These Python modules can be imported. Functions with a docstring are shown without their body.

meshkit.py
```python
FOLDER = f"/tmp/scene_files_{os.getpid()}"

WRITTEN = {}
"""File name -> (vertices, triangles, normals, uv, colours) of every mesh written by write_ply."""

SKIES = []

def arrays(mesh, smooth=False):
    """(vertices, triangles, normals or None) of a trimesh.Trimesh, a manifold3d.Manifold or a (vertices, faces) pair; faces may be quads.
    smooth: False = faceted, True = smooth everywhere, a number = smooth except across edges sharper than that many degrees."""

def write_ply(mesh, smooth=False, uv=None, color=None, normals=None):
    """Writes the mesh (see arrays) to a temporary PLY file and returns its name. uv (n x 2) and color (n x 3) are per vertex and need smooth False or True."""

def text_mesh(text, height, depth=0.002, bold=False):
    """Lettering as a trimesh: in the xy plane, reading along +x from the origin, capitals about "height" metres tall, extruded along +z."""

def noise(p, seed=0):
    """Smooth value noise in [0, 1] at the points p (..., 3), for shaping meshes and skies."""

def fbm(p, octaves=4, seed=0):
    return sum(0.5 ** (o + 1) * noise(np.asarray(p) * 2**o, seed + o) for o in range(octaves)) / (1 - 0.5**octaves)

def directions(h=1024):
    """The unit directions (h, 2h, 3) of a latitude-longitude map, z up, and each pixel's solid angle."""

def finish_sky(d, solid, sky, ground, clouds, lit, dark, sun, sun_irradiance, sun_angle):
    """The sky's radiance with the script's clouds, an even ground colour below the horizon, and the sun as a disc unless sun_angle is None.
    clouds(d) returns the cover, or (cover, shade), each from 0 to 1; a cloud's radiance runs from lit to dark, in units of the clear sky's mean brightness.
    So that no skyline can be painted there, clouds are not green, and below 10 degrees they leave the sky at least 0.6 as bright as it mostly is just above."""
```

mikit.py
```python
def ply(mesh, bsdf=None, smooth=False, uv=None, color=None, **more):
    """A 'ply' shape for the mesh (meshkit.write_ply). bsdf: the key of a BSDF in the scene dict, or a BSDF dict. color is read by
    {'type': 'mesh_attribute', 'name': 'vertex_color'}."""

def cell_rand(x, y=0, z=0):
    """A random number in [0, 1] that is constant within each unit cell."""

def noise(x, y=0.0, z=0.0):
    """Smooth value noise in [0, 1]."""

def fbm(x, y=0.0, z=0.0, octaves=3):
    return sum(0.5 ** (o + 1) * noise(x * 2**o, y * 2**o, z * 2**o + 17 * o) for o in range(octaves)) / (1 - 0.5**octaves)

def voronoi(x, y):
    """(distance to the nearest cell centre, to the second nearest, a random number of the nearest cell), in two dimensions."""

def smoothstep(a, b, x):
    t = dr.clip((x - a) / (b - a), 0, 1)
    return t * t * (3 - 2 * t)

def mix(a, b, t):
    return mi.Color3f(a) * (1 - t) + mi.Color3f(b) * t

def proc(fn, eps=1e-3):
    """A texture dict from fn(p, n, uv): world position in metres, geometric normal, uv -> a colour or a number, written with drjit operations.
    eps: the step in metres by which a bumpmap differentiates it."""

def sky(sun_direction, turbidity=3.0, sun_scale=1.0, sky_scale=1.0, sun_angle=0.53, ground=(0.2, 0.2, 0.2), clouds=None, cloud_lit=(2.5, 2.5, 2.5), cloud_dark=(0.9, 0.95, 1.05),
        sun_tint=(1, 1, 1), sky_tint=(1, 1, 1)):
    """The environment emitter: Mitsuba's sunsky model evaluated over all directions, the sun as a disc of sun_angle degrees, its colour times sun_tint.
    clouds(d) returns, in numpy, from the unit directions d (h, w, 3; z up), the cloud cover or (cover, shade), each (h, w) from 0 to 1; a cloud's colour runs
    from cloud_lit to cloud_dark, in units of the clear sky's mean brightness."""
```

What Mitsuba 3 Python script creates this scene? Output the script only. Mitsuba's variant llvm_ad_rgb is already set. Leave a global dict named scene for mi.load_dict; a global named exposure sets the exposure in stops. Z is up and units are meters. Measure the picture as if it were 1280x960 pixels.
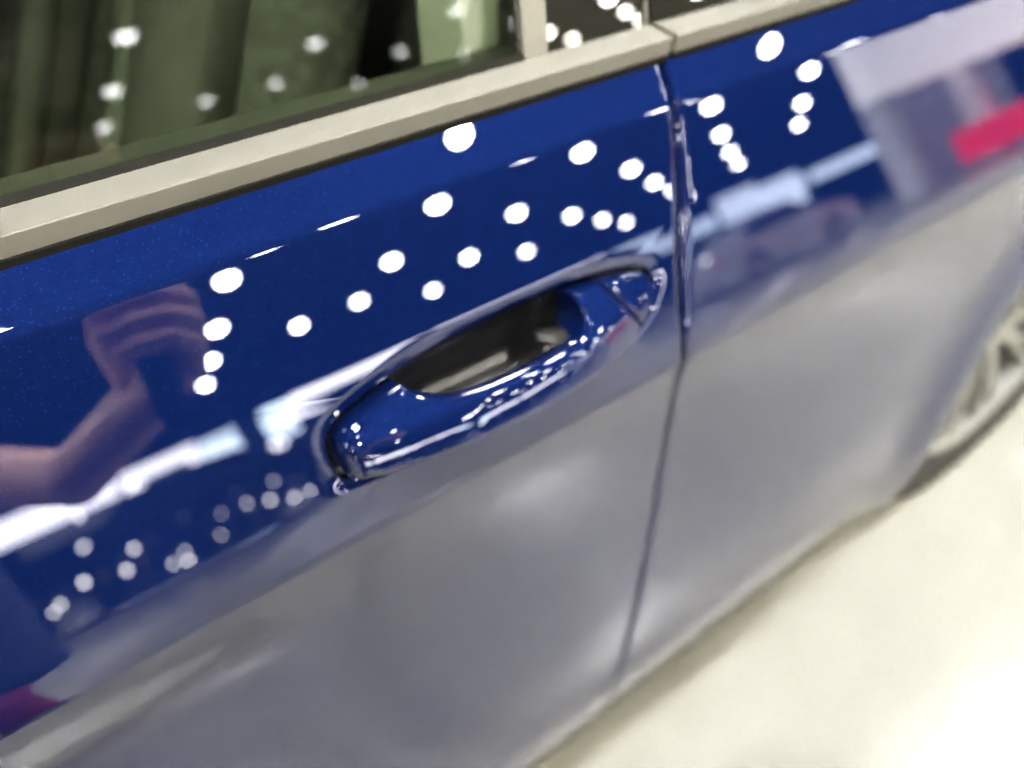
import math, random
import numpy as np, trimesh, manifold3d, shapely
import shapely.geometry as sg
from scipy.spatial import Delaunay
import mitsuba as mi, drjit as dr
import meshkit, mikit

random.seed(4)
rng = np.random.default_rng(4)
T = mi.ScalarTransform4f
scene, labels = {}, {}

# ------------------------------------------------------------------ camera, exposure
CAMZ = 1.12
FPX = 961.0
_v = np.array([0, FPX * FPX / 910.0, FPX]); _v /= np.linalg.norm(_v)
_x = np.array([1810.0, -910.0, FPX]); _x /= np.linalg.norm(_x)
_y = np.cross(_v, _x); _y = _y if _y[2] > 0 else -_y
CAM = np.stack([_x, _y / np.linalg.norm(_y), -_v])        # world = CAM @ (right, down, forward)
R3 = lambda a: np.array(a, float)
cam_o = R3([0, 0, CAMZ])
fwd, dwn = CAM[:, 2], CAM[:, 1]
APERTURE, FOCUS = 0.0036, 0.305
scene['camera'] = {'type': 'thinlens', 'fov': 2 * math.degrees(math.atan(640 / FPX)), 'fov_axis': 'x',
                   'aperture_radius': APERTURE, 'focus_distance': FOCUS, 'near_clip': 0.02, 'far_clip': 300.0,
                   'to_world': T().look_at(origin=cam_o.tolist(), target=(cam_o + fwd).tolist(), up=(-dwn).tolist())}
exposure = 0.0
LAMP_Z = CAMZ + 5.0          # the hall lamps hang in a regular grid
LAMP_L = 560.0
LAMP_R = 0.27
LAMP_PITCH_X, LAMP_PITCH_Y = 1.135 * 5.23, 1.045 * 5.23

# ------------------------------------------------------------------ materials
def rgb(*c): return {'type': 'rgb', 'value': list(map(float, c))}
def two(d): return {'type': 'twosided', 'bsdf': d}
def diffuse(*c): return two({'type': 'diffuse', 'reflectance': rgb(*c)})
def prin(c, rough=0.5, metal=0.0, **k):
    return two({'type': 'principled', 'base_color': c if isinstance(c, dict) else rgb(*c), 'roughness': rough, 'metallic': metal, **k})

def flake_fn(p, n, uv):
    s = 1 / 0.0006
    a = mikit.cell_rand(p.x * s, p.y * s, p.z * s)
    b = mikit.fbm(p.x * 260, p.y * 260, p.z * 260, 2)
    k = 0.75 + 0.40 * b + 2.2 * mikit.smoothstep(0.95, 1.0, a)
    return mi.Color3f(0.018, 0.063, 0.41) * k

MAT = {
    'paint': two({'type': 'blendbsdf', 'weight': 0.024,
        'a': {'type': 'plastic', 'int_ior': 1.62, 'diffuse_reflectance': rgb(0.0003, 0.0014, 0.0105), 'nonlinear': False},
        'b': {'type': 'roughconductor', 'distribution': 'ggx', 'alpha': 0.24, 'material': 'none', 'specular_reflectance': mikit.proc(flake_fn)}}),
    'trim_metal': prin((0.072, 0.069, 0.060), 0.45, 0.0, specular=0.22),
    'rubber': diffuse(0.006, 0.006, 0.0055),
    'gloss_black': two({'type': 'plastic', 'int_ior': 1.55, 'diffuse_reflectance': rgb(0.006, 0.006, 0.005)}),
    'cup_plastic': two({'type': 'roughplastic', 'int_ior': 1.5, 'alpha': 0.12, 'diffuse_reflectance': rgb(0.004, 0.004, 0.0045)}),
    'sill_plastic': diffuse(0.055, 0.0535, 0.050),
    'glass': {'type': 'thindielectric', 'int_ior': 1.6, 'specular_transmittance': rgb(0.60, 0.67, 0.54)},
    'rear_glass': {'type': 'thindielectric', 'int_ior': 1.6, 'specular_transmittance': rgb(0.12, 0.13, 0.11)},
    'glass_edge': prin((0.16, 0.24, 0.18), 0.25),
    'seat_fabric': prin(mikit.proc(lambda p, n, uv: mi.Color3f(0.030, 0.032, 0.029) * (0.75 + 0.5 * mikit.smoothstep(0.3, 0.7, mikit.noise(p.x * 90, p.y * 90, p.z * 90)))), 0.8),
    'seat_piping': prin((0.05, 0.054, 0.048), 0.7),
    'cabin_dark': prin((0.017, 0.018, 0.016), 0.7),
    'lining': prin((0.62, 0.64, 0.58), 0.5),
    'tyre': prin((0.010, 0.0095, 0.009), 0.8, specular=0.1),
    'alloy': prin((0.10, 0.10, 0.097), 0.35, 0.5),
    'alloy_bright': prin((0.85, 0.85, 0.84), 0.35, 0.1),
    'floor': None,
    'dark': diffuse(0.030, 0.031, 0.033),
    'hall_wall': diffuse(0.022, 0.023, 0.026),
    'lamp_shell': prin((0.10, 0.10, 0.10), 0.5),
    'steel': prin((0.3, 0.3, 0.3), 0.4, 0.8),
    'white_panel': prin((0.82, 0.82, 0.83), 0.55),
    'cool_panel': prin((0.70, 0.78, 0.84), 0.55),
    'grey_panel': prin((0.30, 0.30, 0.33), 0.55),
    'post': prin((0.03, 0.05, 0.06), 0.5),
    'red': prin((0.62, 0.02, 0.05), 0.45),
    'car_dark': two({'type': 'plastic', 'int_ior': 1.5, 'diffuse_reflectance': rgb(0.012, 0.013, 0.016)}),
    'car_white': two({'type': 'plastic', 'int_ior': 1.5, 'diffuse_reflectance': rgb(0.62, 0.62, 0.66)}),
    'car_glass': two({'type': 'plastic', 'int_ior': 1.5, 'diffuse_reflectance': rgb(0.015, 0.018, 0.018)}),
    'car_lamp': prin((0.7, 0.7, 0.7), 0.2),
    'skin': prin(mikit.proc(lambda p, n, uv: mikit.mix((0.68, 0.38, 0.28), (0.76, 0.45, 0.34), mikit.fbm(p.x * 60, p.y * 60, p.z * 60, 3))), 0.5),
    'navy_cloth': prin((0.014, 0.020, 0.045), 0.85),
    'burgundy_cloth': prin((0.22, 0.018, 0.05), 0.85),
    'hair': prin((0.02, 0.015, 0.012), 0.5),
    'shoe': prin((0.03, 0.03, 0.03), 0.5),
    'phone_glass': two({'type': 'plastic', 'int_ior': 1.5, 'diffuse_reflectance': rgb(0.02, 0.02, 0.022)}),
}
def floor_fn(p, n, uv):
    k = mikit.fbm(p.x * 0.9, p.y * 0.9, 0.0, 3)
    s = mikit.fbm(p.x * 9, p.y * 9, 3.0, 3)
    return mi.Color3f(0.148, 0.144, 0.122) * (0.90 + 0.14 * k + 0.06 * s)
MAT['floor'] = prin(mikit.proc(floor_fn), 0.26, specular=0.5)
for k, m in MAT.items(): scene['mat_' + k] = m

# ------------------------------------------------------------------ helpers
def fresh(key):
    if key not in scene and key not in labels and not any(k.startswith(key + '__') for k in scene): return key
    i = 1
    while f'{key}_{i:03d}' in scene or any(k.startswith(f'{key}_{i:03d}__') for k in scene): i += 1
    return f'{key}_{i:03d}'
def add(key, mesh, mat, smooth=30, **more):
    key = fresh(key)
    scene[key] = mikit.ply(mesh, 'mat_' + mat, smooth, **more)
    return key
def add_n(key, v, f, n, mat):
    key = fresh(key)
    path = meshkit.write_ply((np.asarray(v, float), np.asarray(f, int)), False, normals=np.asarray(n, float))
    scene[key] = {'type': 'ply', 'filename': path, 'face_normals': False, 'bsdf': {'type': 'ref', 'id': 'mat_' + mat}}
    return key
def lit(key, *c):
    scene[key]['emitter'] = {'type': 'area', 'radiance': rgb(*c)}
def tag(key, label, cat, group=None, kind=None):
    d = {'label': label}
    if cat: d['category'] = cat
    if group: d['group'] = group
    if kind: d['kind'] = kind
    labels[key] = d
def struct(key, mesh, mat, smooth=False):
    k = add(key, mesh, mat, smooth); labels[k] = {'kind': 'structure'}; return k
def box(x0, x1, y0, y1, z0, z1):
    m = trimesh.creation.box((x1 - x0, y1 - y0, z1 - z0)); m.apply_translation(((x0 + x1) / 2, (y0 + y1) / 2, (z0 + z1) / 2)); return m
def rbox(x0, x1, y0, y1, z0, z1, r=0.01, seg=10):
    s = manifold3d.Manifold.sphere(r, seg)
    pts = [s.translate((x, y, z)) for x in (x0 + r, x1 - r) for y in (y0 + r, y1 - r) for z in (z0 + r, z1 - r)]
    return tm(manifold3d.Manifold.batch_hull(pts))
def tm(man):
    m = man.to_mesh(); return trimesh.Trimesh(np.array(m.vert_properties[:, :3]), np.array(m.tri_verts), process=False)
def cat(*ms): return trimesh.util.concatenate(list(ms))
def chain(bones, seg=20):
    out = manifold3d.Manifold()
    for (p, r), (q, s) in bones:
        a = manifold3d.Manifold.sphere(r, seg).translate(tuple(p)); b = manifold3d.Manifold.sphere(s, seg).translate(tuple(q))
        out = out + manifold3d.Manifold.batch_hull([a, b])
    return out
def organic(man, edge, n=8):
    m = tm(man.refine_to_length(edge)); m = trimesh.Trimesh(m.vertices, m.faces, process=True)
    trimesh.smoothing.filter_taubin(m, iterations=n); return m
def tube(pts, r, seg=8):
    pts = np.asarray(pts, float); n = len(pts)
    t = np.gradient(pts, axis=0); t /= np.linalg.norm(t, axis=1, keepdims=True)
    up = np.array([0.31, 0.2, 0.93]); a = np.cross(t, up); a /= np.linalg.norm(a, axis=1, keepdims=True); b = np.cross(t, a)
    th = np.arange(seg) * 2 * np.pi / seg
    v = (pts[:, None] + r * (a[:, None] * np.cos(th)[None, :, None] + b[:, None] * np.sin(th)[None, :, None])).reshape(-1, 3)
    f = []
    for i in range(n - 1):
        for j in range(seg):
            p, q = i * seg + j, i * seg + (j + 1) % seg
            f += [[p, q, q + seg], [p, q + seg, p + seg]]
    f += [[0, j + 1, j] for j in range(1, seg - 1)] + [[(n - 1) * seg, (n - 1) * seg + j, (n - 1) * seg + j + 1] for j in range(1, seg - 1)]
    return trimesh.Trimesh(v, f, process=False)
def sstep(a, b, x):
    t = np.clip((np.asarray(x, float) - a) / (b - a), 0, 1); return t * t * (3 - 2 * t)

# ------------------------------------------------------------------ setting
struct('floor', box(-60, 60, -60, 40, -0.2, 0.0), 'floor')
struct('ceiling', box(-60, 60, -60, 40, 9.0, 9.3), 'dark')
struct('hall_wall', box(-60, 60, -60.3, -60, 0, 9), 'hall_wall')
struct('hall_wall', box(-60, 60, 40, 40.3, 0, 9), 'hall_wall')
struct('hall_wall', box(-60.3, -60, -60, 40, 0, 9), 'hall_wall')
struct('hall_wall', box(60, 60.3, -60, 40, 0, 9), 'hall_wall')

th = np.linspace(0, 2 * np.pi, 29)[:-1]
bowl = [[LAMP_R * math.sin(a), -.62 * LAMP_R * math.cos(a)] for a in np.linspace(0, math.pi / 2, 9)]
bowl[0][0] = 0.0
lamp_bowl = trimesh.creation.revolve(np.array(bowl), sections=28)
if lamp_bowl.face_normals[:, 2].mean() > 0: lamp_bowl.invert()
lamp_disc = mikit.ply(lamp_bowl, None, True)
shell = trimesh.creation.revolve([[0.0, 0.34], [0.06, 0.34], [0.07, 0.20], [0.20, 0.08], [LAMP_R + 0.02, -0.01], [LAMP_R + 0.02, -0.03], [LAMP_R + 0.004, -0.03], [LAMP_R + 0.004, 0.004], [0.0, 0.004]], sections=24)
lamp_shell = mikit.ply(shell, 'mat_lamp_shell', 30)
lamp_cable = mikit.ply(trimesh.creation.cylinder(0.008, segment=[[0, 0, 0.33], [0, 0, 9.0 - LAMP_Z]], sections=6), 'mat_rubber', True)
def lamp(x, y, power=1.0, name='hall_lamp', z=LAMP_Z, s=1.0, text='round white pendant lamp under the dark hall ceiling, mirrored in the car paint', group='hall lamps under the dark ceiling'):
    key = fresh(name)
    w = T().translate([x, y, z]) @ T().scale([s, s, s])
    scene[key + '__diffuser'] = {**lamp_disc, 'to_world': w, 'emitter': {'type': 'area', 'radiance': rgb(*(LAMP_L * power * np.array([1.0, 0.96, 0.83])))}}
    scene[key + '__housing'] = {**lamp_shell, 'to_world': w}
    scene[key + '__cable'] = {**lamp_cable, 'to_world': T().translate([x, y, z + .34 * s - .33]) @ T().scale([1, 1, 1 if z == LAMP_Z else (9 - z) / (9 - LAMP_Z)])}
    tag(key, text, 'lamp', group)
    return key
X0, Y0 = 0.70 * 5.23 + .06, -3.9 * 5.23 + .29
for i in range(-4, 7):
    for j in range(-4, 6):
        x, y = ((.70, 1.95, 3.03, 4.2, 5.27)[i] * 5.23 + .06 if 0 <= i < 5 else X0 + i * LAMP_PITCH_X), Y0 - (j - 0) * LAMP_PITCH_Y
        if y < -44 or (i == -1 and j >= 1) or (i == 0 and j > 3) or (i == 1 and j > 2) or (i == 2 and j > 3) or (i == 3 and j > 3) or (i == 4 and j > 3): continue
        lamp(x, y, 1.0 if j < 3 else .7)
lamp(1.42 * 5.23 + .06, -6.0 * 5.23 + .29)
for x, y in ((2.38, -2.31), (-.34, -2.69), (-3.3, -2.6), (5.3, -2.4), (.25, -.25), (1.75, -.25), (3.3, -.4), (-1.2, -.4)):  # nearer row is unseen, added overhead to brighten trim top and floor
    lamp(x, y, 10.0 if y < -2 else 12.0, 'booth_fill_lamp', 3.94, .25, 'small bright lamp hung low beside the car, the nearer row added to brighten trim and floor', 'booth lamps over the aisle')
labels['booth_fill_lamp']['label'] = 'booth lamp mirrored as the bright spot on the door shoulder under the window trim'

# ------------------------------------------------------------------ the blue car: side profile
# h = distance below camera height, tilt = how far the surface normal leans up (degrees)
TK = np.array([[.150, 39], [.1965, 39], [.2015, 24.0], [.317, 24.0], [.328, 22.0], [.347, 10], [.3512, 6], [.3530, -7], [.366, -6], [.39, -3], [.42, 1], [.50, 6], [.60, 8], [.70, 4], [.78, -6], [.83, -16], [.86, -34], [.885, -50]])
HH = np.linspace(.150, .885, 7351)
_tl = np.radians(np.interp(HH, TK[:, 0], TK[:, 1]))
_k = np.searchsorted(HH, .3127)
_cum = np.concatenate([[0], np.cumsum(np.tan((_tl[1:] + _tl[:-1]) / 2) * np.diff(HH))])
YY = .2606 + (_cum[_k] - _cum)
def prof_y(h): return np.interp(h, HH, YY)
def prof_t(h): return np.interp(h, HH, _tl)
SH = np.array([[.150, .3535], [.172, .3530], [.199, .3520], [.229, .3480], [.2735, .3385], [.301, .3318], [.340, .3272], [.38, .3290], [.42, .3305], [.50, .3280], [.59, .3145], [.675, .3000], [.74, .2915], [.885, .283]])
HS = np.linspace(.15, .885, 736)
XS = np.convolve(np.pad(np.interp(HS, SH[:, 0], SH[:, 1]), 20, mode='edge'), np.ones(41) / 41, 'valid')
def x_shut(h): return np.interp(h, HS, XS)
def surf(x, h, w=0.0):
    """point and normal of the bodyside, w = outward offset"""
    x, h = np.broadcast_arrays(np.asarray(x, float), np.asarray(h, float))
    t = prof_t(h); n = np.stack([0 * t, -np.cos(t), np.sin(t)], -1)
    p = np.stack([x, prof_y(h), CAMZ - h], -1)
    return p + n * np.asarray(w)[..., None], n

def scoop(x, h):
    '''the hollow pressed into the lower front door, fading out towards the rear'''
    return -.0062 * (1 - sstep(-.08, .09, x)) * sstep(.362, .412, h) * (1 - sstep(.412, .50, h))

def normals_of(v, f):
    n = np.zeros_like(v); fn = np.cross(v[f[:, 1]] - v[f[:, 0]], v[f[:, 2]] - v[f[:, 0]])
    for k in range(3): np.add.at(n, f[:, k], fn)
    return n / np.maximum(np.linalg.norm(n, axis=1, keepdims=True), 1e-30)

H_TOP, H_BOT = .1778, .862
hs_all = np.unique(np.round(np.concatenate([np.linspace(H_TOP, .196, 9), np.linspace(.196, .203, 15), np.linspace(.203, .262, 15), np.linspace(.262, .345, 42),
        np.linspace(.345, .357, 30), np.linspace(.357, .51, 84), np.linspace(.51, .78, 31), np.linspace(.78, H_BOT, 20)]), 6))
EDGE = [(0.0, -.022), (0.0, -.0065), (.00015, -.0052), (.0005, -.0040), (.0011, -.0028), (.0019, -.0018), (.0029, -.0009), (.0041, -.0003), (.0055, 0.0)]    # rolled panel edge: (inset, w)
E0, E1, RH0, RH1 = .0095, .302, .262, .345
edge_e = [a for a, _ in EDGE]
es_in = np.concatenate([np.linspace(.0095, .302, 92)])
es_all = np.concatenate([[.0068, .0082], es_in, np.linspace(.302, 1.36, 46)[1:]])
# ---- front door grid (columns measured forward from the shut line)
def build_front_door():
    E = np.concatenate([edge_e, es_all]); W = np.concatenate([[w for _, w in EDGE], 0 * es_all])
    nE, nH = len(E), len(hs_all)
    ee, hh = np.meshgrid(E, hs_all); ww = np.broadcast_to(W, ee.shape)
    xx = x_shut(hh) - .0006 - ee
    sc_ = scoop(xx, hh)
    ww = ww * np.where(ww > -.01, 1 - .55 * sstep(.345, .375, hh), 1)
    P, N = surf(xx, hh, ww + sc_)
    V = [P.reshape(-1, 3)]; F = []
    idx = np.arange(nE * nH).reshape(nH, nE)
    inside = lambda e, h: (e > E0 + 1e-6) & (e < E1 - 1e-6) & (h > RH0 + 1e-6) & (h < RH1 - 1e-6)
    ce = (E[:-1] + E[1:]) / 2; ch = (hs_all[:-1] + hs_all[1:]) / 2
    for r in range(nH - 1):
        for c in range(nE - 1):
            if inside(ce[c], ch[r]): continue
            a, b, d, e = idx[r, c], idx[r, c + 1], idx[r + 1, c + 1], idx[r + 1, c]
            F += [[a, b, d], [a, d, e]]
    # ---- ring mesh round the handle opening
    ci = [k for k in range(nE) if E0 - 1e-6 <= E[k] <= E1 + 1e-6 and k >= len(EDGE)]; ri = [k for k in range(nH) if RH0 - 1e-6 <= hs_all[k] <= RH1 + 1e-6]
    per = [(ri[0], c) for c in ci] + [(r, ci[-1]) for r in ri[1:]] + [(ri[-1], c) for c in ci[::-1][1:]] + [(r, ci[0]) for r in ri[::-1][1:-1]]
    Q = np.array([[x_shut(hs_all[r]) - .0006 - E[c], hs_all[r]] for r, c in per])
    Q2 = np.stack([Q[:, 0], (.3127 - Q[:, 1]) / math.cos(math.radians(24))], 1)         # (u, v) plane coordinates
    # the opening as seen from its centre
    c0 = np.array([.195, .020]); sc = np.array([.135, .042])
    poly = OPENING
    O2 = []
    for q in Q2:
        d = (q - c0); ln = sg.LineString([c0, c0 + d * 3]); x = ln.intersection(poly.exterior)
        g = [x] if x.geom_type == 'Point' else list(x.geoms)
        O2.append(min(((p.x, p.y) for p in g), key=lambda s: np.hypot(s[0] - c0[0], s[1] - c0[1])))
    O2 = np.array(O2)
    dists = np.array([0, 0, .0003, .0007, .0012, .0018, .0026, .0036, .005, .0068, .009, .0115, .0145, .018])
    L = np.linalg.norm(Q2 - O2, axis=1)
    rings = []
    for k, dd in enumerate(dists):
        t = np.minimum(dd / L, .93 * (k / len(dists)) ** .5 if k else 0); p = O2 + (Q2 - O2) * t[:, None]
        dist = np.array([poly.exterior.distance(sg.Point(a)) for a in p])
        r = .0017
        w = np.where(dist < r, -(r - np.sqrt(np.maximum(r * r - (r - np.minimum(dist, r)) ** 2, 0))), 0)
        lim = np.minimum(.0105, np.array([poly.exterior.distance(sg.Point(a)) for a in Q2]) * .97)
        w = w - .0013 * (1 - sstep(0, 1, dist / lim)) ** 1.5
        if k == 0: w = w - .012
        h = .3127 - p[:, 1] * math.cos(math.radians(24))
        rings.append(surf(p[:, 0], h, w)[0])
    base = nE * nH; n = len(per)
    for R in rings: V.append(R)
    pid = np.array([idx[r, c] for r, c in per])
    lay = [base + k * n + np.arange(n) for k in range(len(rings))] + [pid]
    for A, B in zip(lay[:-1], lay[1:]):
        for j in range(n):
            k = (j + 1) % n
            F += [[A[j], B[j], B[k]], [A[j], B[k], A[k]]]
    V = np.vstack(V); F = np.array(F)
    Nn = normals_of(V, F)
    out = np.einsum('ij,ij->i', Nn, np.tile([0, -1, .2], (len(V), 1)))
    # orient outwards
    fn = np.cross(V[F[:, 1]] - V[F[:, 0]], V[F[:, 2]] - V[F[:, 0]])
    bad = fn @ np.array([0, -1, .2]) < 0
    F[bad] = F[bad][:, ::-1]
    Nn = normals_of(V, F)
    # exact normals on the untouched panel
    flat = np.zeros(len(V), bool); g = np.zeros((nH, nE), bool); g[:, len(EDGE):] = True; flat[:nE * nH] = g.reshape(-1)
    for r, c in per: flat[idx[r, c]] = False
    flat[:nE * nH] &= (np.abs(sc_) < 1e-7).reshape(-1)
    Nn[flat] = N.reshape(-1, 3)[flat[:nE * nH]]
    return V, F, Nn

# ---- door handle outline in the panel plane: u along the car, v up the panel, w outwards
HANDLE = sg.Polygon([(.0800, .004), (.0815, -.0005), (.086, -.003), (.10, -.0045), (.16, -.006), (.22, -.006), (.26, -.004), (.283, .002), (.300, .012), (.3085, .0225), (.310, .0285), (.3085, .0335), (.303, .037),
                     (.29, .0405), (.27, .0440), (.24, .0468), (.20, .0470), (.16, .0452), (.134, .0420), (.113, .0375), (.097, .0335), (.088, .0300), (.082, .0245), (.080, .018)])
def chaikin(p, n=4):
    c = np.array(p.exterior.coords)[:-1]
    for _ in range(n):
        d = np.roll(c, -1, 0); c = np.stack([.75 * c + .25 * d, .25 * c + .75 * d], 1).reshape(-1, 2)
    return sg.Polygon(c)
HANDLE = chaikin(HANDLE.buffer(-.006, quad_segs=10).buffer(.006, quad_segs=10).simplify(.0002))
OPENING = HANDLE.buffer(.0009, quad_segs=8)
BODY = HANDLE.buffer(-.0020, quad_segs=8)
NOTCH = sg.Polygon([(.118, .07), (.1215, .044), (.1265, .0345), (.1335, .0285), (.144, .0247), (.16, .0225), (.18, .0217), (.21, .0217), (.229, .0224), (.2375, .0248), (.2415, .0300), (.2425, .0360), (.241, .044), (.24, .07)])
NOTCH = chaikin(NOTCH)
A24 = math.radians(24)
HO, HV, HN = np.array([0, .2606, CAMZ - .3127]), np.array([0, math.sin(A24), math.cos(A24)]), np.array([0, -math.cos(A24), math.sin(A24)])
def uvw(u, v, w): return HO + np.asarray(u)[..., None] * np.array([1., 0, 0]) + np.asarray(v)[..., None] * HV + np.asarray(w)[..., None] * HN
_wu = np.array([[.078, .0105], [.084, .0128], [.09, .0148], [.10, .0176], [.112, .0208], [.127, .0240], [.145, .0272], [.165, .0296], [.19, .0305], [.21, .0298], [.227, .0280], [.245, .0246], [.262, .0200], [.285, .0128], [.30, .0078], [.312, .0045]])
from scipy.interpolate import PchipInterpolator
_wr = PchipInterpolator(_wu[:, 0], _wu[:, 1])
def face_w(u, v):
    a = v - .0193 - .0008 * np.sin((u - .08) * 20); r = .0042
    s = np.sqrt(a * a + r * r)
    up = .5 * (s + a) - r / 2; dn = .5 * (s - a) - r / 2
    ku = .72 - .30 * sstep(.235, .29, u) + 0.0 * u
    return _wr(u) - .0014 * sstep(.09, .13, u) - ku * np.minimum(up, .022) + .060 * dn - 1.7 * dn * dn
def poly_dist(poly, pts):
    return shapely.distance(shapely.points(pts[:, 0], pts[:, 1]), poly.boundary)
def height_piece(key, poly, mat, rr):
    """a moulded piece over a flat outline: face_w with rounded edges, walls going in"""
    rings = []
    for d in (0, .00012, .0004, .0008, .0013, .0019, .0026, .0034, .0044, .0056, .0072):
        g = poly.buffer(-d, quad_segs=6) if d else poly
        for q in (g.geoms if hasattr(g, 'geoms') else [g]):
            if q.is_empty: continue
            n = max(8, int(q.exterior.length / (.0009 if d < .003 else .0013)))
            rings.append(np.array([q.exterior.interpolate(t, normalized=True).coords[0] for t in np.arange(n) / n]))
    nb = len(rings[0])
    x0, y0, x1, y1 = poly.bounds
    gx, gy = np.meshgrid(np.arange(x0, x1, .0014), np.arange(y0, y1, .0012)); gp = np.stack([gx.ravel(), gy.ravel()], 1)
    gp = gp[shapely.contains_xy(poly.buffer(-.0079), gp[:, 0], gp[:, 1])] if not poly.buffer(-.0079).is_empty else gp[:0]
    pts = np.vstack(rings + [gp])
    tri = Delaunay(pts).simplices; cen = pts[tri].mean(1)
    tri = tri[shapely.contains_xy(poly, cen[:, 0], cen[:, 1])]
    def hgt(p):
        d = np.where(shapely.contains_xy(poly, p[:, 0], p[:, 1]), poly_dist(poly, p), 0)
        r = rr(p[:, 0], p[:, 1]); q = np.minimum(d, r)
        return face_w(p[:, 0], p[:, 1]) - (r - np.sqrt(np.maximum(r * r - (r - q) ** 2, 0)))
    w = hgt(pts); V = uvw(pts[:, 0], pts[:, 1], w)
    N = np.zeros_like(V); fn = np.cross(V[tri[:, 1]] - V[tri[:, 0]], V[tri[:, 2]] - V[tri[:, 0]])
    flip = fn @ HN < 0; tri[flip] = tri[flip][:, ::-1]; fn[flip] *= -1
    for k in range(3): np.add.at(N, tri[:, k], fn)
    # walls
    B = rings[0]; nxt = np.roll(np.arange(nb), -1)
    mid = sstep(.125, .14, B[:, 0]) * (1 - sstep(.228, .240, B[:, 0])) * sstep(.012, .018, B[:, 1])
    w1 = w[:nb] - .006
    wb = -.010 * (1 - mid) + w1 * mid
    wa = w[:nb] - np.minimum(.002, (w[:nb] - wb) * .5)
    off = len(V)
    V = np.vstack([V, uvw(B[:, 0], B[:, 1], wa), uvw(B[:, 0], B[:, 1], wb)])
    f2 = []
    for a0, b0 in ((0, off), (off, off + nb)):
        for j in range(nb): f2 += [[a0 + j, b0 + j, b0 + nxt[j]], [a0 + j, b0 + nxt[j], a0 + nxt[j]]]
    f2 = np.array(f2)
    tb = B[nxt] - np.roll(B, 1, 0); area = sg.Polygon(B).exterior.is_ccw
    ob = np.stack([tb[:, 1], -tb[:, 0]], 1) * (1 if area else -1); ob /= np.linalg.norm(ob, axis=1, keepdims=True)
    out3 = ob[:, :1] * np.array([1., 0, 0]) + ob[:, 1:] * HV
    ff = np.cross(V[f2[:, 1]] - V[f2[:, 0]], V[f2[:, 2]] - V[f2[:, 0]])
    bad = np.einsum('ij,ij->i', ff, out3[f2[:, 0] % nb if False else np.where(f2[:, 0] < nb, f2[:, 0], (f2[:, 0] - off) % nb)]) < 0
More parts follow.
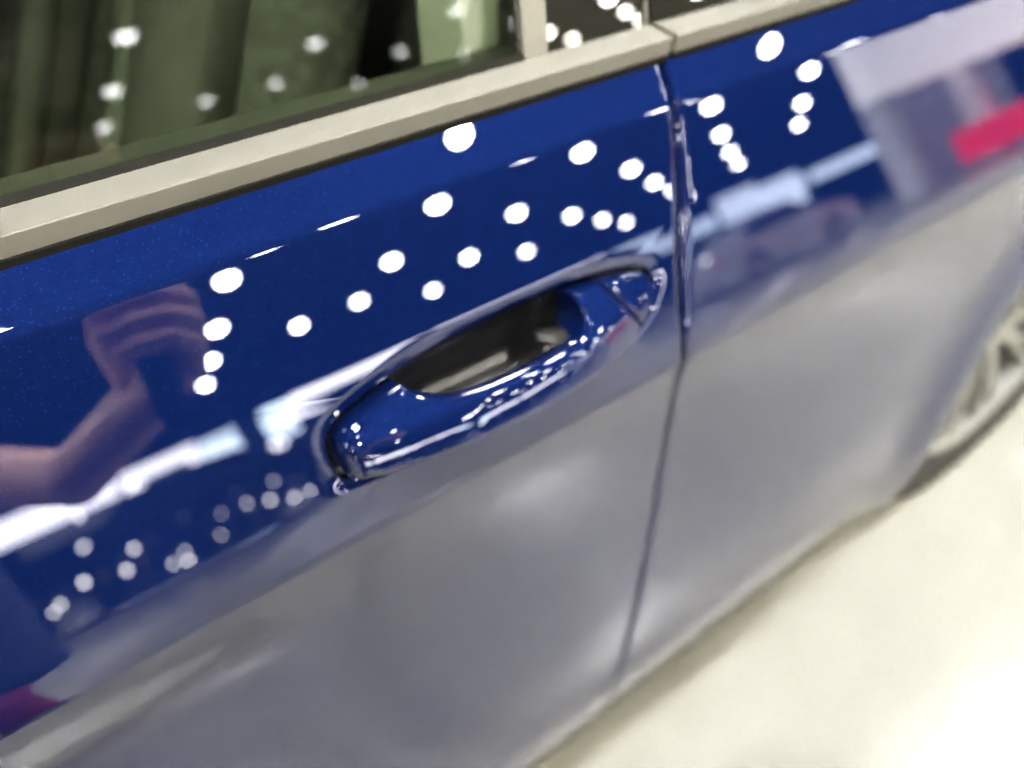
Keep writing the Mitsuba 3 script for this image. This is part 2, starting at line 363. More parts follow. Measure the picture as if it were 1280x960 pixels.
    f2[bad] = f2[bad][:, ::-1]
    N = N / np.maximum(np.linalg.norm(N, axis=1, keepdims=True), 1e-30)
    N[:nb] = out3 * .97 + HN * .25
    N = np.vstack([N, out3, out3]); N /= np.linalg.norm(N, axis=1, keepdims=True)
    F = np.vstack([tri, f2])
    return add_n(key, V, F, N, mat)

car = 'car'
tag(car, 'metallic dark blue car in side view, its door handle in focus, on a pale floor', 'car')
V, F, Nn = build_front_door(); add_n('car__front_door', V, F, Nn, 'paint')
seam = sg.LineString([(.2545, .060), (.2885, .000), (.295, -.02)])
split = shapely.ops.split if hasattr(shapely, 'ops') else None
from shapely.ops import split as _split
shape = BODY.difference(NOTCH)
parts_ = [p for p in _split(shape, seam).geoms]
parts_.sort(key=lambda p: -p.area)
grip = parts_[0].buffer(-.0004, quad_segs=4); cap = parts_[1].buffer(-.0004, quad_segs=4)
def grip_r(u, v):
    near = 1 - sstep(.078, .115, u)
    return .0030 + .0050 * near + .0006 * sstep(.12, .2, u)
height_piece('car__front_door__handle_grip', grip, 'paint', grip_r)
height_piece('car__front_door__handle_cap', cap, 'paint', lambda u, v: .0022 + 0 * u)
def build_cup():
    poly = OPENING.buffer(.0012)
    rings = []
    for d in np.linspace(0, .0235, 16):
        g = poly.buffer(-d)
        for q in (g.geoms if hasattr(g, 'geoms') else [g]):
            if q.is_empty: continue
            n = max(10, int(q.exterior.length / .003)); rings.append(np.array([q.exterior.interpolate(t, normalized=True).coords[0] for t in np.arange(n) / n]))
    pts = np.vstack(rings); tri = Delaunay(pts).simplices; cen = pts[tri].mean(1); tri = tri[shapely.contains_xy(poly, cen[:, 0], cen[:, 1])]
    d = poly_dist(poly, pts); Rr = .024; q = np.minimum(d, Rr)
    lobe = sstep(.10, .14, pts[:, 0]) * (1 - sstep(.235, .275, pts[:, 0]))
    w = -.0085 - (.004 + .026 * lobe) * np.sqrt(np.maximum(1 - ((Rr - q) / Rr) ** 2, 0))
    V = uvw(pts[:, 0], pts[:, 1], w); fn = np.cross(V[tri[:, 1]] - V[tri[:, 0]], V[tri[:, 2]] - V[tri[:, 0]]); fl = fn @ HN < 0; tri[fl] = tri[fl][:, ::-1]
    add('car__front_door__handle_cup', (V, tri), 'cup_plastic', True)
build_cup()

# ---- rear door, quarter panel
WX, WZ, WR = 1.20, 0.335, 0.335
ARCH = WR + .072
def side_panel(key, x_a, x_b, roll_a, roll_b, h_bot=H_BOT, arch=True, mirror=False, mat='paint', nx=70):
    """x_a(h) to x_b(h): edges; rolled at the ends flagged"""
    cols = np.linspace(0, 1, nx)
    A = []; Wc = []
    if roll_a:
        for a, w in EDGE: A.append((0, a)); Wc.append(w)
    for c in cols[1:-1] if roll_a else cols[:-1]: A.append((c, 0)); Wc.append(0)
    if roll_b:
        for a, w in EDGE[::-1]: A.append((1, -a)); Wc.append(w)
    else: A.append((1, 0)); Wc.append(0)
    hs = hs_all[hs_all <= h_bot + 1e-9]
    hs = np.unique(np.concatenate([hs, np.linspace(.42, h_bot, 70)]))
    X = np.array([[x_a(h) + (x_b(h) - x_a(h)) * c + o for c, o in A] for h in hs]); Hh = np.repeat(hs[:, None], len(A), 1); Wm = np.repeat(np.array(Wc)[None], len(hs), 0)
    keep = np.ones_like(X, bool)
    Wm = Wm * np.where(Wm > -.01, 1 - .55 * sstep(.345, .375, Hh), 1)
    if arch:
        dz = (CAMZ - Hh) - WZ; dx = X - WX; r = np.hypot(dx, dz)
        Wm = Wm + .014 * np.exp(-np.maximum(r - ARCH, 0) ** 2 / .045 ** 2)
        ins = r < ARCH
        k = np.where(ins, ARCH / np.maximum(r, 1e-6), 1)
        deep = r < ARCH - .03
        X = np.where(ins, WX + dx * k, X); Hh = np.where(ins, CAMZ - (WZ + dz * k), Hh); keep = ~deep
    Hh = np.clip(Hh, .15, .885)
    P, N = surf(X, Hh, Wm); nH, nE = X.shape; idx = np.arange(nH * nE).reshape(nH, nE); F = []
    for r in range(nH - 1):
        for c in range(nE - 1):
            q = [idx[r, c], idx[r, c + 1], idx[r + 1, c + 1], idx[r + 1, c]]
            if arch and not (keep[r, c] or keep[r, c + 1] or keep[r + 1, c + 1] or keep[r + 1, c]): continue
            F += [[q[0], q[2], q[1]], [q[0], q[3], q[2]]]
    V = P.reshape(-1, 3); F = np.array(F)
    ar = np.linalg.norm(np.cross(V[F[:, 1]] - V[F[:, 0]], V[F[:, 2]] - V[F[:, 0]]), axis=1); F = F[ar > 1e-10]
    fn = np.cross(V[F[:, 1]] - V[F[:, 0]], V[F[:, 2]] - V[F[:, 0]]); b = fn @ np.array([0, -1, .1]) < 0; F[b] = F[b][:, ::-1]
    Nn = normals_of(V, F)
    if mirror:
        V = V * [1, -1, 1] + [0, 2 * CY, 0]; Nn = Nn * [1, -1, 1]; F = F[:, ::-1]
    return add_n(key, V, F, Nn, mat)
CY = 1.17
rear_cut = lambda h: 1.02 + .22 * (1 - sstep(.15, .45, h)) * 0 + .10 * sstep(.30, .15, h)
side_panel('car__rear_door', lambda h: x_shut(h) + .0006, lambda h: 1.000, True, True)
side_panel('car__rear_quarter', lambda h: 1.005, lambda h: 1.95, True, False)
# far side of the car: one panel, plus the near front wing
side_panel('car__front_wing', lambda h: -2.35, lambda h: -1.043, False, True, arch=False, nx=40)
side_panel('car__far_side', lambda h: -2.35, lambda h: 1.95, False, False, arch=True, mirror=True, nx=120)

# ---- window trims
def extrude_x(pts, x0, x1, n=2):
    """profile pts (y, h) closed, extruded along x"""
    pg = sg.Polygon(pts); pg = pg if pg.exterior.is_ccw else sg.Polygon(list(pts)[::-1])
    m = trimesh.creation.extrude_polygon(pg, 1.0, engine='earcut')
    v = m.vertices.copy(); m.vertices = np.stack([x0 + v[:, 2] * (x1 - x0), v[:, 0], CAMZ - v[:, 1]], 1)
    m.fix_normals(); return m
TRIM = sg.Polygon([(.3274, .1749), (.3253, .1645), (.3450, .1628), (.3500, .1640), (.3500, .1680), (.3400, .1740), (.3290, .1760)]).buffer(-.0007, quad_segs=4).buffer(.0007, quad_segs=4)
tp = list(TRIM.exterior.coords)[:-1]
add('car__window_trim', extrude_x(tp, -1.25, .3565), 'trim_metal', 20)
add('car__window_trim', extrude_x(tp, .3610, 1.62), 'trim_metal', 20)
add('car__window_seal', extrude_x([(.3264, .1752), (.3345, .1752), (.3375, .1715), (.3450, .1685), (.352, .1690), (.352, .1800), (.3272, .1792)], -1.25, .3555), 'rubber', False)
add('car__window_seal', extrude_x([(.3264, .1752), (.3345, .1752), (.3375, .1715), (.3450, .1685), (.352, .1690), (.352, .1800), (.3272, .1792)], .3620, 1.62), 'rubber', False)
add('car__window_seal', extrude_x([(.3450, .1640), (.3497, .1640), (.3497, .1600), (.3478, .1594)], -1.25, .262), 'rubber', False)
# ---- glass, leaning in by 16 degrees
T16 = math.tan(math.radians(15.75))
def gl(x, h, off=0.0): return [x, .3500 + T16 * (.163 - h) + off, CAMZ - h]
def sheet(x0, x1, h0, h1, off=0.0, lean=0.0):
    q = [gl(x0, h0, off), gl(x1, h0, off), gl(x1 + lean, h1, off), gl(x0 + lean, h1, off)]
    return trimesh.Trimesh(q, [[0, 1, 2], [0, 2, 3]], process=False)
def slab(x0, x1, h0, h1, off, thick, lean=0.0, lean0=None):
    l0 = lean if lean0 is None else lean0
    q = [gl(x0, h0, off), gl(x1, h0, off), gl(x1 + lean, h1, off), gl(x0 + l0, h1, off)]
    n = np.array([0, -1, .287]); n /= np.linalg.norm(n)
    v = np.vstack([q, np.array(q) - n * thick])
    return trimesh.convex.convex_hull(v)
HB, HT = .172, -.30
LEAN = .045
add('car__front_window', sheet(-1.05, .262, HB, HT, .0012, 0), 'glass', False)
add('car__rear_window', sheet(.455, 1.55, HB, HT, .0012, 0), 'rear_glass', False)
add('car__pillar_trim', slab(.2625, .2795, .166, HT, -.0022, .006, LEAN), 'trim_metal', False)
add('car__pillar_cover', slab(.2800, .3535, .166, HT, -.0012, .006, LEAN), 'gloss_black', False)
add('car__pillar_cover', slab(.3600, .4530, .166, HT, -.0012, .006, LEAN), 'gloss_black', False)
add('car__window_frame', slab(.3537, .3552, .166, HT, -.0034, .006, LEAN), 'trim_metal', False)
# roof, pillars of the near side, floor pan
yT = gl(0, HT)[1]; zT = CAMZ - HT
rf = extrude_x([(yT - .004, HT + .002), (yT + .03, HT - .05), (yT + .16, HT - .095), (CY, HT - .11), (2 * CY - yT - .16, HT - .095), (2 * CY - yT - .03, HT - .05), (2 * CY - yT + .004, HT + .002), (CY, HT - .08)], -.75, 1.45)
add('car__roof', rf, 'paint', 40)
add('car__windscreen', trimesh.Trimesh([[-.74, yT + .03, zT + .03], [-.74, 2 * CY - yT - .03, zT + .03], [-1.45, 2 * CY - .42, .98], [-1.45, .42, .98]], [[0, 1, 2], [0, 2, 3]], process=False), 'rear_glass', False)
add('car__tailgate_window', trimesh.Trimesh([[1.44, yT + .03, zT + .03], [1.44, 2 * CY - yT - .03, zT + .03], [1.86, 2 * CY - .42, .96], [1.86, .42, .96]], [[0, 1, 2], [0, 2, 3]], process=False), 'rear_glass', False)
add('car__bonnet', rbox(-2.35, -1.40, .36, 2 * CY - .36, .62, .955, .05), 'paint', True)
add('car__tail_panel', rbox(1.80, 1.96, .30, 2 * CY - .30, .28, .95, .04), 'paint', True)
add('car__floor_pan', box(-2.2, 1.8, .42, 2 * CY - .42, .19, .30), 'cabin_dark', False)
add('car__sill', extrude_x([(.2625, .866), (.2585, .880), (.2575, .930), (.262, .942), (.30, .950), (.42, .95), (.42, .86), (.29, .860)], -1.05, .86), 'sill_plastic', False)
add('car__door_lining', box(-1.0, .46, .372, .40, .35, .945), 'cabin_dark', False)
add('car__far_door_lining', box(-1.0, 1.5, 2 * CY - .41, 2 * CY - .372, .35, .945), 'cabin_dark', False)
fw = sheet(-1.05, 1.55, HB, HT, 0.0); fw.vertices = fw.vertices * [1, -1, 1] + [0, 2 * CY, 0]
add('car__far_window', fw, 'rear_glass', False)
add('car__pillar_lining', rbox(.262, .292, .405, .47, .60, 1.40, .010), 'lining', True)
add('car__belt_strap', rbox(.325, .345, .44, .450, .50, 1.38, .003), 'lining', True)
# seats
def seat(y0, y1):
    k = fresh('car__seat')
    ang = math.radians(27)
    def back(u, v, w):      # u across (y), v up the backrest, w forward
        return (0.03 + math.sin(ang) * v - math.cos(ang) * w, u, .52 + math.cos(ang) * v + math.sin(ang) * w)
    m = manifold3d.Manifold(); yc = (y0 + y1) / 2; hw = (y1 - y0) / 2
    for lo, hi, off, r in ((0, .58, 0, .055),):
        pts = [manifold3d.Manifold.sphere(r, 14).translate(back(yc + s * (hw - r) * kx, v, off)) for s in (-1, 1) for v, kx in ((.02, .92), (.30, 1.0), (.56, .72))]
        m = m + manifold3d.Manifold.batch_hull(pts)
    scene_m = tm(m)
    scene[k + '__backrest'] = mikit.ply(scene_m, 'mat_seat_fabric', 40)
    for s in (-1, 1):
        path = [back(yc + s * (hw - .07) * kx, v, .07) for v, kx in ((.05, .95), (.2, 1.02), (.34, 1.0), (.46, .86), (.54, .70))]
        b = manifold3d.Manifold()
        for p, q in zip(path[:-1], path[1:]):
            b = b + manifold3d.Manifold.batch_hull([manifold3d.Manifold.sphere(.042, 12).translate(p), manifold3d.Manifold.sphere(.042, 12).translate(q)])
        add(k + '__bolster', tm(b), 'cabin_dark', 40)
        pth = [back(yc + s * (hw - .10) * kx, v, .100) for v, kx in ((.03, .95), (.12, 1.0), (.2, 1.02), (.34, 1.0), (.46, .86), (.54, .70))]
        add(k + '__piping', tube(pth, .016), 'seat_piping', True)
    hr = [manifold3d.Manifold.sphere(.05, 14).translate(back(yc + s * .085, v, 0)) for s in (-1, 1) for v in (.70, .80)]
    scene[k + '__headrest'] = mikit.ply(tm(manifold3d.Manifold.batch_hull(hr)), 'mat_seat_fabric', 40)
    for s in (-1, 1): add(k + '__headrest_post', tube([back(yc + s * .06, .58, 0), back(yc + s * .06, .72, 0)], .007), 'steel', True)
    scene[k + '__cushion'] = mikit.ply(rbox(-.42, .16, y0, y1, .42, .56, .05), 'mat_seat_fabric', True)
seat(.52, 1.00); seat(1.34, 1.82)

# ---- wheels
def wheel_meshes():
    tyre = trimesh.creation.revolve([[.225, -.10], [.29, -.112], [.322, -.105], [.335, -.08], [.335, .08], [.322, .105], [.29, .112], [.245, .105], [.232, .098], [.228, .08], [.225, -.10]], sections=64)
    r = []
    r.append(trimesh.creation.revolve([[.228, .100], [.224, .104], [.214, .098], [.205, .07], [.205, -.08], [.212, -.08], [.222, .02], [.228, .100]], sections=64))
    r.append(trimesh.creation.cylinder(.045, segment=[[0, 0, .03], [0, 0, .075]], sections=24))
    for k in range(10):
        for s in (-.09, .09):
            a = 2 * math.pi * k / 10
            c0 = np.array([.04 * math.cos(a), .04 * math.sin(a)]); c1 = np.array([.212 * math.cos(a + s), .212 * math.sin(a + s)])
            d = c1 - c0; L = np.linalg.norm(d); n = np.array([-d[1], d[0]]) / L
            v = []
            for c, hw, z0, z1 in ((c0, .009, .035, .070), (c1, .0075, .060, .092)):
                for q in (1, -1): v += [[*(c + n * hw * q), z0], [*(c + n * hw * .7 * q), z1]]
            r.append(trimesh.convex.convex_hull(np.array(v)))
    hub = trimesh.creation.cylinder(.19, segment=[[0, 0, -.06], [0, 0, -.04]], sections=32)
    return tyre, cat(*r), hub
TYRE, RIM, DISC = wheel_meshes()
TYRE_P, RIM_P, DISC_P = mikit.ply(TYRE, 'mat_tyre', 35), mikit.ply(RIM, 'mat_alloy', 30), mikit.ply(DISC, 'mat_steel', 30)
RIM_B = mikit.ply(RIM, 'mat_alloy_bright', 30)
def wheel(owner, x, y, z, side, scale=1.0):
    k = fresh(owner + '__wheel')
    w = T().translate([x, y, z]) @ T().rotate([1, 0, 0], 90 * side) @ T().scale([scale] * 3)
    scene[k + '__tyre'] = {**TYRE_P, 'to_world': w}; scene[k + '__rim'] = {**(RIM_P if owner == car else RIM_B), 'to_world': w}; scene[k + '__brake_disc'] = {**DISC_P, 'to_world': w}
wheel(car, WX, .378, WZ, 1); wheel(car, -1.55, .378, WZ, 1); wheel(car, WX, 2 * CY - .378, WZ, -1); wheel(car, -1.55, 2 * CY - .378, WZ, -1)
lin = trimesh.creation.revolve([[ARCH + .004, 0], [ARCH + .004, .30], [0.0, .30]], sections=48)
lin.apply_transform(trimesh.transformations.rotation_matrix(-math.pi / 2, [1, 0, 0])); lin.apply_translation([WX, .275, WZ])
lv = lin.vertices; lin.update_faces((lv[lin.faces][:, :, 2].mean(1) > .17)); add('car__wheel_arch_liner', lin, 'cabin_dark', 40)

# ------------------------------------------------------------------ what the paint mirrors: cars and stands across the aisle
def other_car(key, mat, x, y, flip, L=4.5, wb=2.68, Hc=1.46):
    """a saloon seen from its side, standing parallel to the blue car; built about its middle then moved"""
    def put(m): m.apply_translation([x, y, 0]); return m
    W = .90; hw = wb / 2; a = L / 2
    low = [(-a, .30), (-a - .02, .55), (-a + .06, .78), (-a + .55, .90), (-.95, .98), (a - .62, 1.00), (a - .06, .92), (a + .02, .60), (a, .30)]
    arches = [sg.Point(s * hw, .33).buffer(.385) for s in (-1, 1)]
    pg = sg.Polygon(low + [(a - .1, .20), (-a + .1, .20)])
    for c in arches: pg = pg.difference(c)
    pg = pg.buffer(-.03).buffer(.03)
    def ext(p, w):
        m = trimesh.creation.extrude_polygon(p, 2 * w, engine='earcut'); v = m.vertices.copy(); m.vertices = np.stack([v[:, 0] * flip, v[:, 2] - w, v[:, 1]], 1); m.fix_normals(); return m
    scene[key + '__body'] = mikit.ply(put(ext(pg, W)), 'mat_' + mat, 40)
    house = trimesh.convex.convex_hull([(px * flip, s * w, z) for s in (-1, 1) for px, w, z in ((-1.15, .86, .955), (a - .45, .86, .97), (-.45, .66, Hc - .02), (.30, .66, Hc), (1.0, .66, Hc - .06))])
    scene[key + '__roof'] = mikit.ply(put(house), 'mat_' + mat, 25)
    side = [(-.95, 1.00), (.12, 1.00), (.10, 1.38), (-.42, 1.36)], [(.19, 1.00), (1.45, 1.02), (.98, 1.34), (.17, 1.385)]
    for pts in side:
        for s in (-1, 1):
            q = []
            for px, z in pts:
                yy = .86 - (z - .96) / (Hc - .96) * .20 + .006
                q.append((px * flip, s * yy, z)); q.append((px * flip, s * (yy - .02), z))
            add(key + '__window', put(trimesh.convex.convex_hull(q)), 'car_glass', False)
    for s in (-1, 1):
        m = rbox(-a - .03, -a + .30, s * .66 - .16, s * .66 + .16, .64, .76, .03); m.vertices[:, 0] *= flip
        if flip < 0: m.invert()
        add(key + '__headlight', put(m), 'car_lamp', True)
        m = rbox(a - .25, a + .03, s * .68 - .15, s * .68 + .15, .74, .86, .03); m.vertices[:, 0] *= flip
        if flip < 0: m.invert()
        add(key + '__tail_light', put(m), 'red', True)
    for sx in (-1, 1):
        wheel(key, x + sx * hw, y - .80, .33, 1, .98); wheel(key, x + sx * hw, y + .80, .33, -1, .98)
other_car('dark_car', 'car_dark', .05, -10.4, 1)
tag('dark_car', 'black car with silver multi-spoke wheels, mirrored low in the blue front door', 'car')
other_car('white_car', 'car_white', 14.2, -13.0, -1)
tag('white_car', 'white car across the aisle, mirrored in the rear door of the blue car', 'car')

# lit fascia boards of a stand across the hall, one board after another
D = 21.0
EZ = CAMZ - .268
xs_f = [(-4.6, -0.80, 'white_panel', .062, .090), (-0.68, 1.28, 'white_panel', .045, .083), (1.34, 2.35, 'cool_panel', .034, .079), (3.1, 3.95, 'cool_panel', .042, .078), (4.02, 8.4, 'white_panel', .057, .082), (8.75, 15.4, 'white_panel', .058, .084)]
for k in range(5): xs_f.append((-9.6 - 4.9 * k, -5.1 - 4.9 * k, 'white_panel', .060, .086))
for k in range(4): xs_f.append((15.9 + 5.2 * k, 20.7 + 5.2 * k, 'cool_panel', .056, .078))
fb = 'fascia_row'
tag(fb, 'row of lit white fascia boards mirrored as a bright strip in the blue door', 'stand')
for x0, x1, mt, lo, hi in xs_f:
    lit(add(fb + '__board', rbox(x0, x1, -D - .12, -D, EZ + lo * D, EZ + hi * D, .02), mt, True), *((22, 21, 20) if mt == 'white_panel' else (16, 19, 19) if x0 < 15 else (5, 6, 6.6)))
for x0, x1, lo, hi in ((-3.2, -.82, .040, .062), (-.2, .95, .048, .068)):
    add(fb + '__panel', rbox(x0, x1, -D - .02, -D + .05, EZ + lo * D, EZ + hi * D, .02), 'grey_panel', True)
for x in (-24.4, -19.5, -14.6, -9.7, -4.85, 20.9, 26.1, 31.3, -.74, 1.31, 2.7, 4.5, 8.57, 15.2):
    add(fb + '__post', box(x - .05, x + .05, -D - .30, -D - .16, 0, EZ + .070 * D), 'post', False)
add(fb + '__rear_beam', box(-29, 36, -D - .30, -D - .14, EZ + .070 * D - .10, EZ + .070 * D), 'post', False)

# the white portal stand with a backlit red counter panel on the right
pw = 'portal_stand'
PY = -9.0
tag(pw, 'white portal stand with a deep lit header, mirrored in the rear door', 'stand')
lit(add(pw + '__header', rbox(14.3, 24.0, PY - .5, PY, 2.35, 3.70, .03), 'white_panel', True), 3.7, 3.4, 2.9)
add(pw + '__post', rbox(14.3, 14.75, PY - .5, PY, 0, 2.345, .03), 'white_panel', True)
add(pw + '__post', rbox(23.5, 24.0, PY - .5, PY, 0, 2.345, .03), 'white_panel', True)
add(pw + '__post', rbox(17.3, 17.7, PY - .5, PY, 0, 2.345, .03), 'white_panel', True)
add(pw + '__back_wall', box(17.8, 24.0, PY - 3.0, PY - 2.9, 0, 2.9), 'grey_panel', False)
lit(add('backlit_red_counter', rbox(15.6, 22.0, PY + .1, PY + .7, .42, 1.06, .04), 'red', True), 3.2, .04, .02)  # given its own red glow, taken as a backlit sign panel
tag('backlit_red_counter', 'long backlit red counter panel in front of the white portal stand', 'counter')
for i, (x, z0, z1) in enumerate(((20.6, 1.9, 2.9), (22.9, 1.5, 2.7))):
    k = add('light_board', rbox(x, x + 2.1, -20.6, -20.5, z0, z1, .02), 'cool_panel', True); lit(k, 6.0, 6.8, 7.4)
    add(k + '__stem', box(x + 1.0, x + 1.1, -20.6, -20.53, 0, z0), 'post', False)
    tag(k, ('lower left' if i == 0 else 'right hand') + ' pale blue board on a stem far across the hall beside the white car', 'board')

# small lights added at random across the hall to make glints in the paint
for i in range(22):
    x, y, z = float(rng.uniform(-4.5, 3.5)), float(rng.uniform(-20, -12)), float(rng.uniform(.9, 1.9))
    if i % 3 == 2: x = float(rng.uniform(5, 18)); y -= 1.5
    k = fresh('glint_light'); r = float(rng.uniform(.035, .075))
    b = trimesh.creation.icosphere(2, r); b.apply_translation((x, y, z))
    scene[k + '__globe'] = mikit.ply(b, 'mat_lining', True, emitter={'type': 'area', 'radiance': rgb(60, 57, 50)})
    add(k + '__pole', trimesh.creation.cylinder(.012, segment=[[x, y, .03], [x, y, z - r * .9]], sections=8), 'steel', True)
    add(k + '__foot', trimesh.creation.cylinder(.11, segment=[[x, y, .002], [x, y, .035]], sections=20), 'steel', 30)
    tag(k, 'small round light on a thin pole far across the hall, added for glints in the door', 'lamp', 'small lights added on poles across the hall')

for i in range(16):  # tiny lights added before the black car to make glints low in the door
    x, y, z = float(rng.uniform(-2.3, 1.3)), float(rng.uniform(-8.8, -6.6)), float(rng.uniform(.42, .82))
    k = fresh('low_glint_light'); r = float(rng.uniform(.012, .026))
    b = trimesh.creation.icosphere(2, r); b.apply_translation((x, y, z))
    scene[k + '__globe'] = mikit.ply(b, 'mat_lining', True, emitter={'type': 'area', 'radiance': rgb(75, 70, 58)})
    add(k + '__pole', trimesh.creation.cylinder(.006, segment=[[x, y, .02], [x, y, z - r * .9]], sections=8), 'steel', True)
    add(k + '__foot', trimesh.creation.cylinder(.06, segment=[[x, y, .002], [x, y, .022]], sections=20), 'steel', 30)
    tag(k, 'tiny light on a short pole before the black car, added for glints in the front door', 'lamp', 'tiny lights added on short poles before the black car')

# ------------------------------------------------------------------ the photographer and the phone
def ph(r, d, f): return cam_o + CAM @ np.array([r, d, f], float)
pm = rbox(-.012, .142, -.012, .066, -.0125, -.0045, .0035)
def cam_pts(m): m.vertices = cam_o + m.vertices @ CAM.T; m.fix_normals(); return m
add('phone__body', cam_pts(pm), 'phone_glass', True)
ring = trimesh.creation.annulus(.0062, .0085, .0018, sections=32); ring.apply_translation([0, 0, -.0040])
add('phone__lens_ring', cam_pts(ring), 'steel', 30)
r2 = trimesh.creation.cylinder(.0070, .0016, sections=28); r2.apply_translation([.024, 0, -.0037]); add('phone__lens', cam_pts(r2), 'gloss_black', 30)
tag('phone', 'black phone held sideways on a short hand grip', 'phone')

def B(*ps): return list(zip(ps[:-1], ps[1:]))
person = 'person'
tag(person, 'person in a long navy jacket and burgundy trousers holding a phone out towards the car', 'person')
# right hand: fingers across the back of the phone
gt, gb = cam_o + [.050, -.066, -.066], cam_o + [.036, -.016, -.231]
ga = (gb - gt) / np.linalg.norm(gb - gt)
ge = np.array([1., 0, 0]) - ga * ga[0]; ge /= np.linalg.norm(ge)
gq = np.cross(ga, ge); gq = gq if gq[1] > 0 else -gq
def gp(t, e, q): return gt + ga * t + ge * e + gq * q
wrist = cam_o + np.array([-.052, -.072, -.222])
hb, kn = [], []
for k, (t, rr, ex) in enumerate(((.036, .0112, 0), (.058, .0114, .004), (.080, .0110, .003), (.100, .0098, -.004))):
    m = gp(t + .004, .034 + ex, -.020); kn.append((m, .0135 - .0006 * k))
    hb += B((m, .0130 - .0004 * k), (gp(t, .037 + ex, .008), rr), (gp(t - .001, .022 + ex * .6, .0255), rr * .95), (gp(t - .002, -.004, .0270), rr * .92), (gp(t - .002, -.024 - ex, .0205), rr * .80))
pm0, pm1 = (gp(.062, .002, -.034), .0165), (gp(.100, -.004, -.032), .0185)
heel = (gp(.128, -.014, -.022), .0205)
hb += B(*kn)
for q in kn: hb += [(q, pm0 if q is kn[0] or q is kn[1] else pm1), (q, heel)]
hb += B(pm0, pm1, heel, (wrist, .0250)) + [(pm1, (wrist, .0245)), ((gp(.100, .024, -.020), .015), heel)]
hb += B((gp(.098, -.020, -.026), .0165), (gp(.060, -.030, -.016), .0128), (gp(.030, -.026, -.004), .0102), (gp(.008, -.014, .004), .0086))
stick = tm(chain([((gp(-.012, 0, -.004), .010), (gp(.018, 0, 0), .0125)), ((gp(.018, 0, 0), .0130), (gp(.150, 0, 0), .0140))], 20))
add('phone__hand_grip', stick, 'rubber', 40)
add('phone__clamp', tm(manifold3d.Manifold.batch_hull([manifold3d.Manifold.sphere(.006, 12).translate(tuple(p)) for p in (gp(-.012, .012, -.004), gp(-.012, -.012, -.004), ph(.055, .062, -.010), ph(.085, .062, -.010))])), 'rubber', 40)
elbow = np.array([-.27, -.44, 1.03]); rsh = np.array([-.36, -.52, 1.385])
hb += B((wrist, .023), (wrist * .65 + elbow * .35, .031), (elbow, .037))
add('person__right_hand', organic(chain(hb, 20), .0030, 6), 'skin', True)
# body
def V3(*a): return np.array(a, float) + [.025, 0, 0]
hipc = V3(-.43, -.60, .95)
legs = B((V3(-.34, -.60, .93), .098), (V3(-.33, -.52, .52), .066), (V3(-.33, -.60, .10), .047)) + B((V3(-.54, -.62, .93), .098), (V3(-.58, -.66, .52), .066), (V3(-.60, -.78, .10), .047)) + [((V3(-.34, -.60, .93), .10), (V3(-.54, -.62, .93), .10))]
add('person__trousers', organic(chain(legs, 20), .02, 8), 'burgundy_cloth', True)
tor = []
for s in (-1, 1):
    tor += B((V3(-.46 + s * .10, -.60, .70), .130), (V3(-.46 + s * .085, -.61, .93), .125), (V3(-.48 + s * .075, -.61, 1.12), .115), (V3(-.50 + s * .10, -.60, 1.32), .105))
man = manifold3d.Manifold()
lv_ = [[(V3(-.45 + s * .12, -.59, .68), .118) for s in (-1, 1)], [(V3(-.46 + s * .09, -.60, .93), .122) for s in (-1, 1)], [(V3(-.48 + s * .075, -.61, 1.12), .112) for s in (-1, 1)], [(V3(-.51 + s * .12, -.60, 1.34), .085) for s in (-1, 1)], [(V3(-.51 + s * .05, -.595, 1.44), .05) for s in (-1, 1)]]
for A, Bq in zip(lv_[:-1], lv_[1:]):
    man = man + manifold3d.Manifold.batch_hull([manifold3d.Manifold.sphere(r, 22).translate(tuple(p)) for p, r in A + Bq])
lsh = V3(-.68, -.62, 1.385)
sl = B((V3(-.40, -.58, 1.37), .070), (rsh, .068), ((rsh + elbow) / 2, .060), (elbow, .055), (elbow * .8 + wrist * .2, .048)) + B((V3(-.62, -.61, 1.37), .070), (lsh, .068), (V3(-.74, -.66, 1.08), .056), (V3(-.70, -.56, .86), .044))
man = man + chain(sl, 20)
add('person__jacket', organic(man, .018, 8), 'navy_cloth', True)
# left hand, hanging
lw = V3(-.695, -.55, .84); lh = B((lw, .024), (V3(-.69, -.535, .77), .026))
for k, (dx, ln) in enumerate(((-.028, .075), (-.009, .085), (.010, .080), (.028, .062))):
    b0 = V3(-.69 + dx, -.53, .765); lh += B((b0, .0125), (b0 + [0, .012, -ln * .5], .0100), (b0 + [0, .004, -ln], .0085))
lh += B((V3(-.67, -.54, .80), .014), (V3(-.648, -.515, .77), .011), (V3(-.645, -.505, .74), .0095))
add('person__left_hand', organic(chain(lh, 18), .005, 8), 'skin', True)
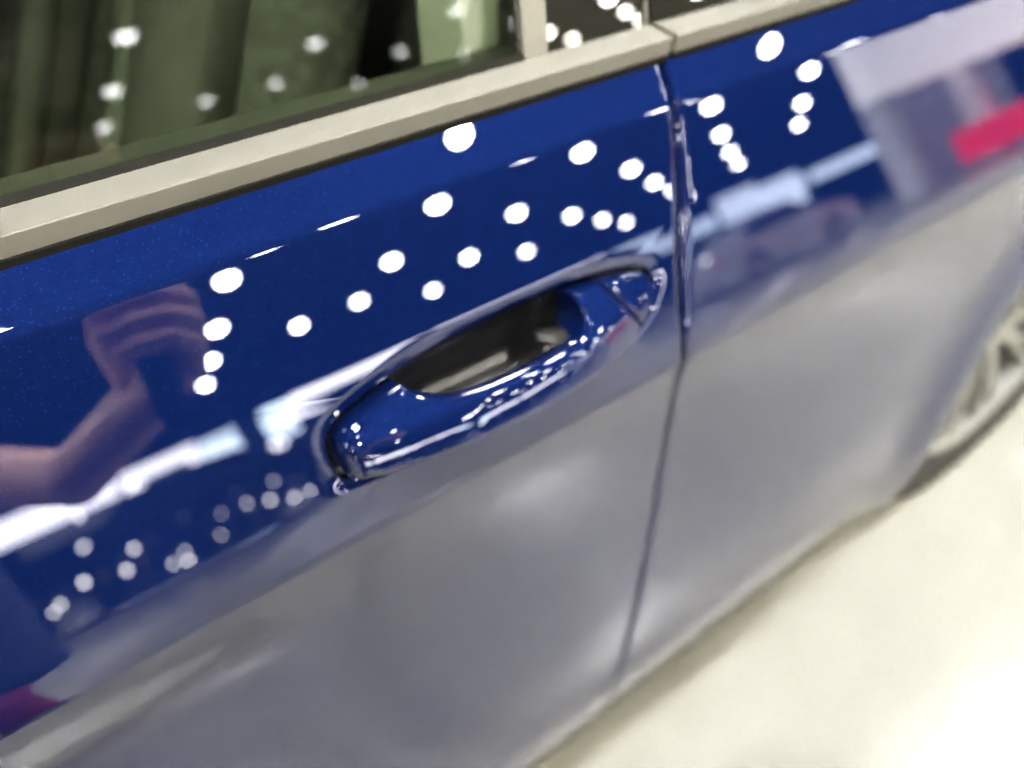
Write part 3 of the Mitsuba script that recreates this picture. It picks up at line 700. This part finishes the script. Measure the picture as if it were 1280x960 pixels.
# head
hc = V3(-.49, -.53, 1.60)
hd = manifold3d.Manifold.sphere(1, 40).scale((.076, .095, .112)).translate(tuple(hc))
hd = hd + manifold3d.Manifold.sphere(1, 32).scale((.056, .060, .060)).translate(tuple(hc + [.0, .040, -.062]))
hd = hd + chain(B((V3(-.51, -.59, 1.44), .056), (hc + [0, -.02, -.06], .054)))
nose = manifold3d.Manifold.batch_hull([manifold3d.Manifold.sphere(.008, 12).translate(tuple(hc + [0, .092, .014])), manifold3d.Manifold.sphere(.013, 12).translate(tuple(hc + [0, .108, -.026])), manifold3d.Manifold.sphere(.012, 12).translate(tuple(hc + [0, .086, -.026]))])
hd = hd + nose
for s in (-1, 1):
    hd = hd + manifold3d.Manifold.sphere(1, 16).scale((.010, .018, .031)).translate(tuple(hc + [s * .077, -.006, -.008]))
    hd = hd - manifold3d.Manifold.sphere(.015, 16).translate(tuple(hc + [s * .031, .098, .010]))
hd = hd + manifold3d.Manifold.sphere(1, 16).scale((.024, .010, .007)).translate(tuple(hc + [0, .094, -.056])) + manifold3d.Manifold.sphere(1, 16).scale((.020, .010, .007)).translate(tuple(hc + [0, .092, -.066]))
add('person__head', organic(hd, .006, 4), 'skin', True)
for s in (-1, 1):
    e = trimesh.creation.icosphere(3, .0125); e.apply_translation(hc + [s * .031, .079, .009]); add('person__eye', e, 'lining', True)
hr = manifold3d.Manifold.sphere(1, 40).scale((.086, .104, .118)).translate(tuple(hc + [0, -.012, .012])) - manifold3d.Manifold.cube((.3, .2, .21), True).translate(tuple(hc + [0, .125, -.06])) - manifold3d.Manifold.cube((.4, .4, .2), True).translate(tuple(hc + [0, 0, -.175]))
add('person__hair', organic(hr, .008, 6), 'hair', True)
for fx, fy in ((-.305, -.56), (-.575, -.74)):
    add('person__shoe', organic(manifold3d.Manifold.batch_hull([manifold3d.Manifold.sphere(.045, 18).translate((fx, fy - .06, .045)), manifold3d.Manifold.sphere(.040, 18).translate((fx, fy + .13, .040)), manifold3d.Manifold.sphere(.05, 18).translate((fx, fy - .04, .09))]), .012, 4), 'shoe', True)
